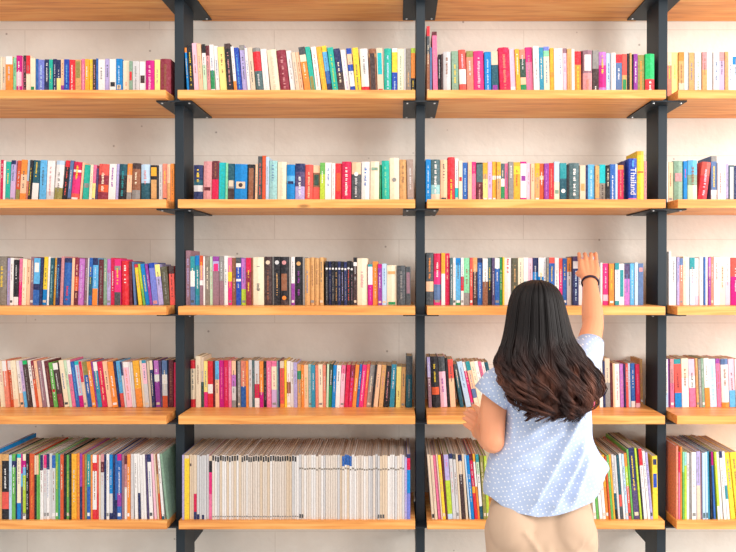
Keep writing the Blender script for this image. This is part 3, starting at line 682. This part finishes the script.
# left arm: hangs from the shoulder, forearm forward out of sight
LS, LE, LW = P(505, 378, YB), P(492.5, 441, 2.115), P(481, 432, 2.34)
tube(bm, [P(522, 372, YB), LS, P(494, 405, YB - 0.012), LE], [0.045, 0.052, 0.046, 0.04])
tube(bm, [LE + Vector((0, -0.002, 0)), LE.lerp(LW, 0.3), LW], [0.04, 0.039, 0.026])
def hand(bm, W, fwd, up, side, curl, spread=1.0, sc=1.0):
    """Palm, four fingers and a thumb. W wrist, fwd along the palm, up = back of the hand, side = towards the thumb."""
    L = 0.088 * sc
    for q in (-0.030, -0.011, 0.009, 0.028):
        tube(bm, [W + side * q * 0.5 * sc, W + fwd * L * 0.55 + side * q * 0.95 * sc, W + fwd * L + side * q * spread * sc], [0.0155 * sc, 0.0145 * sc, 0.0115 * sc], 12, 3)
    for q, ln in ((0.029, 0.068), (0.0095, 0.076), (-0.0105, 0.070), (-0.0305, 0.055)):
        p = W + fwd * L + side * q * spread * sc; d = fwd.copy(); pts = [p - fwd * 0.012]
        pts.append(p.copy())
        for seg_, c in zip((0.46, 0.30, 0.24), curl):
            d = (d * math.cos(c) - up * math.sin(c)).normalized(); u2 = up
            p = p + d * ln * seg_ * sc; pts.append(p.copy())
            up = (up * math.cos(c) + (fwd * 1.0) * math.sin(c)).normalized() if False else up
        tube(bm, pts, [0.0095 * sc, 0.0095 * sc, 0.0088 * sc, 0.008 * sc, 0.0068 * sc], 12, 3)
    t0 = W + fwd * 0.02 * sc + side * 0.02 * sc
    t1 = W + fwd * 0.045 * sc + side * 0.048 * sc - up * 0.012
    t2 = t1 + (fwd * 0.8 + side * 0.35 - up * 0.5).normalized() * 0.034 * sc
    t3 = t2 + (fwd * 0.95 - side * 0.1 - up * 0.45).normalized() * 0.027 * sc
    tube(bm, [t0, t1, t2, t3], [0.017 * sc, 0.0125 * sc, 0.0105 * sc, 0.008 * sc], 12, 3)
f = (P(474.5, 418, 2.5) - LW).normalized()
sd = Vector((0.35, 0.1, 0.9)); sd = (sd - f * sd.dot(f)).normalized()
hand(bm, LW, f, sd.cross(f) * -1, sd, (0.5, 0.5, 0.4))
# right arm: raised and reaching to the books of the third row
RS, RE, RW = P(578, 374, YB), P(593, 326, 2.39), P(590.2, 283, 2.62)
tube(bm, [P(562, 370, YB), RS, RS.lerp(RE, 0.5) + Vector((0.004, 0, -0.004)), RE], [0.045, 0.046, 0.044, 0.0385])
tube(bm, [RE, RE.lerp(RW, 0.35) + Vector((0.001, 0, 0.0)), RE.lerp(RW, 0.75), RW], [0.0385, 0.040, 0.033, 0.0275])
KN = P(588.2, 262.5, 2.757)                     # knuckles
f = (KN - RW).normalized()
sd = Vector((-1, 0, 0)); sd = (sd - f * sd.dot(f)).normalized()
upv = f.cross(sd)
if upv.z < 0: upv = -upv
L0 = 0.095
for q, r0 in ((0.031, 0.0145), (0.0105, 0.0155), (-0.0105, 0.0155), (-0.031, 0.0145)):                     # back of the hand
    tube(bm, [RW + sd * q * 0.45, RW.lerp(KN, 0.55) + sd * q * 0.95, KN + sd * q], [0.017, 0.016, 0.0125], 12, 3)
ztop = max(e['top_z'] for e, *_ in BOOKS if e['row'] == 3 and e['bay'] == 3 and 566 < e['x'] < 606)               # tops of the books there
for q, fx, ty, tipY in ((0.0315, 579.6, 256.6, 2.895), (0.0108, 585.4, 254.0, 2.905), (-0.0108, 591.2, 253.6, 2.90), (-0.0315, 596.2, 257.0, 2.89)):
    k = KN + sd * q
    pip = P(fx, ty + 2.6, 2.81); dip = P(fx - 0.6, ty + 0.4, 2.86); dip.z = max(dip.z - 0.004, ztop + 0.0105)
    tip = P(fx - 1.0, 256, tipY); tip.z = ztop + 0.0095
    tube(bm, [k - f * 0.01, k, pip, dip, tip], [0.0108, 0.0106, 0.0092, 0.0084, 0.007], 12, 4)
th = RW.lerp(KN, 0.35) + sd * 0.03
tube(bm, [RW.lerp(KN, 0.2) + sd * 0.012, th + sd * 0.002, th + sd * 0.006 + Vector((0, 0.04, 0.004)), th + sd * 0.0 + Vector((0, 0.066, 0.008))], [0.018, 0.0135, 0.0115, 0.0085], 12, 3)
# legs and feet
LEG = []
for s in (-1, 1):
    hp = Vector((FX + s * 0.088, YB, 0.80)); kn = Vector((FX + s * 0.1, YB + 0.012, 0.45)); an = Vector((FX + s * 0.105, YB - 0.01, 0.085))
    LEG.append((hp, kn, an))
    tube(bm, [hp, kn, an], [0.078, 0.05, 0.036])
    tube(bm, [an + Vector((0, -0.02, -0.04)), an + Vector((0, 0.06, -0.05)), an + Vector((0.006 * s, 0.15, -0.062))], [(0.034, 0.04), (0.036, 0.03), (0.034, 0.018)], 14)
body = mine(remeshed('body', bm, 0.0036, [SKIN], None, 5))
for s in (-1, 1):
    bm = bmesh.new(); ball(bm, Vector((0, 0, 0)), 0.0125)
    e = bm_obj('eye', bm, [EYE], None, True); e.location = HC + Vector((s * 0.031, 0.078, -0.012)); mine(e)
    bm = bmesh.new(); ball(bm, Vector((0, 0, 0)), 0.0062, (1, 0.4, 1))
    ir = bm_obj('iris', bm, [IRIS], e, True); ir.location = (0, 0.0112, 0.001)

# blouse
def ringtab(tab, n): return cr([tuple(map(float, t)) for t in tab], n)
TAB = [(353, 527, 557, .062), (359, 513, 572, .072), (366, 503, 585, .085), (374, 498, 589, .098), (386, 499, 589, .11), (402, 503, 589, .116), (420, 505, 589.5, .116), (438, 500, 590.5, .117),
       (453, 491, 597, .122), (466, 487, 606, .128), (480, 484.5, 605, .132), (494, 484, 602, .134), (508, 485, 600, .135), (520, 486, 599, .135)]
NS, NR = 210, 120
tab = ringtab(TAB, NR)
bm = bmesh.new()
def hem_py(x):
    pts = [(480, 486), (487, 495), (497, 505), (512, 513), (530, 517), (548, 515), (566, 509), (583, 501), (590, 494), (594, 484), (599, 474), (606, 467)]
    for (a, b_), (c, d_) in zip(pts, pts[1:]):
        if a <= x <= c: return b_ + (d_ - b_) * (x - a) / (c - a)
    return 486 if x < 480 else 468
FOLDS = [((523, 507), (575, 408), 3.4, .010), ((541, 512), (578, 440), 3.2, .009), ((562, 503), (582, 450), 3, .007), ((505, 462), (562, 428), 5, .005), ((500, 472), (530, 463), 4, .004), ((509, 395), (507, 440), 3, .004), ((515, 440), (572, 398), 4, .004)]
def fold(px, py):
    h_ = 0
    for (a, b_), (c, d_), wd_, am in FOLDS:
        ux, uy = c - a, d_ - b_; Lq = math.hypot(ux, uy); ux /= Lq; uy /= Lq
        t_ = (px - a) * ux + (py - b_) * uy; q = -(px - a) * uy + (py - b_) * ux
        e_ = max(0, min(1, t_ / 18 + .4)) * max(0, min(1, (Lq - t_) / 18 + .4))
        h_ += 2.7 * am * math.exp(-(q / wd_) ** 2) * e_
    h_ += 0.0015 * math.sin(px * .31 + py * .12) * math.sin(py * .09 + 1) + .001 * math.sin(px * .17 - py * .23)
    return h_
grid = []
for (py, l, r, dep) in tab:
    row = []
    for k in range(NS):
        a = 2 * math.pi * k / NS; ca, sa = math.cos(a), math.sin(a)
        ex = 0.82
        ux = math.copysign(abs(ca) ** ex, ca); uy = math.copysign(abs(sa) ** ex, sa)
        px = (l + r) / 2 + (r - l) / 2 * ux
        hp_ = hem_py(px) if uy < 0.2 else hem_py(px) - 8
        py2 = min(py, hp_ + (py - hp_) * 0.02) if py > hp_ else py
        y = YB + dep * uy
        p = P(px, py2, YB)
        off = fold(px, py2) if uy < 0 else 0.002 * math.sin(k * .7)
        p.z = P(px, py2, y).z
        p.y = y - (off if uy < 0 else -off)
        row.append(bm.verts.new(p))
    grid.append(row)
for a, b_ in zip(grid, grid[1:]):
    for k in range(NS):
        j = (k + 1) % NS; bm.faces.new((a[k], a[j], b_[j], b_[k]))
def sleeve(rings):
    rr = []
    for c, t, ra, rb in rings:
        t = t.normalized(); u = Vector((0, 1, 0)); u = (u - t * u.dot(t)).normalized(); v = t.cross(u)
        rr.append([bm.verts.new(c + u * ra * math.cos(2 * math.pi * k / 32) + v * rb * math.sin(2 * math.pi * k / 32)) for k in range(32)])
    for a, b_ in zip(rr, rr[1:]):
        for k in range(32):
            j = (k + 1) % 32; bm.faces.new((a[k], a[j], b_[j], b_[k]))
# left cap sleeve: opening runs from the outer point (475, 387) down to the side (504, 411)
sleeve([(P(524, 376, YB), Vector((-1, 0, -0.35)), 0.075, 0.062), (P(511, 380, YB), Vector((-1, 0, -0.5)), 0.08, 0.066), (P(499, 388, YB - .004), Vector((-0.85, 0, -0.75)), 0.078, 0.068), (P(490.5, 397.5, YB - .008), Vector((-0.62, 0, -0.85)), 0.072, 0.064)])
# right sleeve, pulled up with the raised arm
dr = (RE - RS).normalized()
sleeve([(P(560, 376, YB), Vector((1, 0.2, 0.15)), 0.075, 0.066), (P(572, 375, YB + .01), Vector((0.8, 0.5, 0.5)), 0.07, 0.062), (P(582, 366, YB + .05), dr, 0.062, 0.058), (P(588, 352, YB + .11), dr + Vector((-0.1, 0, 0.25)), 0.054, 0.053), (P(589.6, 343, YB + .15), dr + Vector((-0.1, 0, 0.3)), 0.051, 0.049)])
bl = bm_obj('blouse', bm, [BLOUSE], None, True)
sol = bl.modifiers.new('cloth', 'SOLIDIFY'); sol.thickness = 0.0018; sol.offset = 0
mine(bl)

# trousers
bm = bmesh.new()
tube(bm, [P(541, 468, YB), P(541, 490, YB), P(540.5, 512, YB), P(540.5, 530, YB - .006)], [(0.128, 0.094), (0.152, 0.106), (0.176, 0.118), (0.178, 0.122)], 32)
for s, (hp, kn, an) in zip((-1, 1), LEG):
    top = P(540.5 + s * 27, 533, YB - 0.004)
    tube(bm, [top, Vector((FX + s * 0.094, YB - 0.004, 0.70)), kn + Vector((0, -0.004, 0.02)), an + Vector((0, 0.004, 0.015))], [(0.098, 0.118), (0.09, 0.098), (0.068, 0.07), (0.058, 0.062)], 28)
    ball(bm, P(540.5 + s * 27.5, 524, YB - 0.062), 0.086, (0.98, 0.9, 1.15))
tr = remeshed('trousers', bm, 0.007, [CHINO], None, 3)
for v in tr.data.vertices:                      # a few drag folds below the seat
    dx = v.co.x - FX; z = v.co.z
    if v.co.y < YB and z < 0.86:
        v.co.y += 0.012 * math.exp(-((v.co.x - FX - 0.018) / 0.010) ** 2) * max(0, min(1, (0.80 - z) / 0.05))
        for sl, ic, wd_ in ((1.3, 0.70, 0.008), (-1.5, 0.71, 0.009), (-0.8, 0.655, 0.008), (0.9, 0.66, 0.008)):
            q = (z - ic) - sl * (v.co.x - FX - 0.018)
            if sl * (v.co.x - FX - 0.018) > -0.005 and abs(v.co.x - FX) < 0.11: v.co.y -= 0.006 * math.exp(-(q / wd_ / 1.6) ** 2)
        v.co.y += 0.005 * math.sin((abs(dx) * 70 + z * 55)) * max(0, min(1, (0.86 - z) / 0.1))
mine(tr)
for s, (hp, kn, an) in zip((-1, 1), LEG):
    bm = bmesh.new()
    tube(bm, [an + Vector((0, -0.03, -0.045)), an + Vector((0, 0.05, -0.046)), an + Vector((0.006 * s, 0.155, -0.058))], [(0.043, 0.04), (0.045, 0.038), (0.04, 0.026)], 18)
    mine(bm_obj('shoe', bm, [SHOE], None, True))

# bracelet
bm = bmesh.new()
wc = RW.lerp(KN, 0.02); ax = (RW - RE).normalized()
u = Vector((1, 0, 0)); u = (u - ax * u.dot(ax)).normalized(); v = ax.cross(u)
for i in range(36):
    a = 2 * math.pi * i / 36
    c = wc + (u * math.cos(a) + v * math.sin(a)) * 0.0325
    n_ = (u * math.cos(a) + v * math.sin(a))
    for j in range(8):
        bq = 2 * math.pi * j / 8
        bm.verts.new(c + n_ * 0.0042 * math.cos(bq) + ax * 0.0055 * math.sin(bq))
bm.verts.ensure_lookup_table()
for i in range(36):
    for j in range(8):
        i2, j2 = (i + 1) % 36, (j + 1) % 8
        bm.faces.new([bm.verts[q] for q in (i * 8 + j, i2 * 8 + j, i2 * 8 + j2, i * 8 + j2)])
mine(bm_obj('bracelet', bm, [BAND], None, True))

# hair: a shaped mass and many wavy strands over it
HT = [(280.6, 537, 546, 2.11, 2.15), (283.5, 528, 555, 2.075, 2.20), (289, 520.5, 562, 2.05, 2.225), (298, 515, 567, 2.035, 2.23), (312, 511.5, 570.5, 2.025, 2.225), (328, 508.5, 574, 2.018, 2.21),
      (343, 504.5, 578, 2.01, 2.185), (356, 499, 585, 2.0, 2.15), (368, 498, 592, 1.992, 2.11), (382, 503, 594, 1.985, 2.08), (394, 511, 590, 1.985, 2.06), (405, 521, 581, 1.99, 2.05), (413, 531, 569, 2.0, 2.045)]
ht = ringtab(HT, 60)
def hpoint(u, a, grow=1.0):
    q = u * 59; i = min(int(q), 58); t = q - i
    py, l, r, y0, y1 = [m_ + (n_ - m_) * t for m_, n_ in zip(ht[i], ht[i + 1])]
    c, dpt = (y0 + y1) / 2, (y1 - y0) / 2
    p = P((l + r) / 2 + (r - l) / 2 * math.cos(a) * grow, py, 2.06)
    p.y = c + dpt * math.sin(a) * grow
    return p
bm = bmesh.new(); rings = []
for k in range(60):
    g = 0.94 if k < 30 else 0.94 - (k - 30) * 0.009
    rings.append([bm.verts.new(hpoint(k / 59, 2 * math.pi * j / 48, g)) for j in range(48)])
for a, b_ in zip(rings, rings[1:]):
    for k in range(48):
        j = (k + 1) % 48; bm.faces.new((a[k], a[j], b_[j], b_[k]))
bm.faces.new(rings[0]); bm.faces.new(list(reversed(rings[-1])))
hr = mine(bm_obj('hair', bm, [HAIR], None, True))
rh = random.Random(5)
cu = bpy.data.curves.new('strands', 'CURVE'); cu.dimensions = '3D'; cu.bevel_depth = 1.0; cu.bevel_resolution = 1; cu.resolution_u = 2
locks = []
for _ in range(70):
    locks.append((rh.uniform(math.pi * 0.93, math.pi * 2.07), rh.uniform(0, 6.28), rh.uniform(20, 32), rh.uniform(0.7, 1.5), rh.uniform(0.84, 1.05)))
for s in range(1500):
    a0, ph, fr, amp, end = rh.choice(locks)
    a0 += rh.gauss(0, 0.03); ph += rh.gauss(0, 0.13); amp *= rh.uniform(0.8, 1.2)
    u0 = rh.choice([0, rh.uniform(0, 0.35)]); u1 = min(1.03, end + rh.gauss(0, 0.02))
    g0 = rh.uniform(0.95, 1.02)
    n = 30; sp = cu.splines.new('POLY'); sp.points.add(n - 1)
    rr = rh.uniform(0.0011, 0.0019)
    for i in range(n):
        t = i / (n - 1); u = u0 + (u1 - u0) * t
        k = max(0.0, (u - 0.46) / 0.54)
        wv = amp * 0.027 * k
        p = hpoint(min(u, 1.0), a0 * (1 - 0.06 * k) + 0.283 * k + 0.06 * math.sin(3 * u + ph) * k, g0 + 0.03 * k * math.sin(ph * 3))
        gx = math.cos(a0) * 0.004 * k                 # tips flick outwards at the sides
        p.x += wv * math.sin(fr * u + ph) + gx; p.y += -wv * 0.7 * math.cos(fr * u + ph) - 0.006 * k; p.z += 0.35 * wv * math.cos(fr * u + ph)
        if u > 1: p.z -= (u - 1) * 0.4
        sp.points[i].co = (*p, 1); sp.points[i].radius = rr * (1 - 0.75 * max(0, t - 0.75) / 0.25)
to = bpy.data.objects.new('tmp', cu); COL.objects.link(to)
bpy.context.view_layer.update()
me = bpy.data.meshes.new_from_object(to.evaluated_get(bpy.context.evaluated_depsgraph_get())); bpy.data.objects.remove(to)
for p_ in me.polygons: p_.use_smooth = True
st = obj('strands', me, hr, [HAIR]); tag(st, kind='stuff')
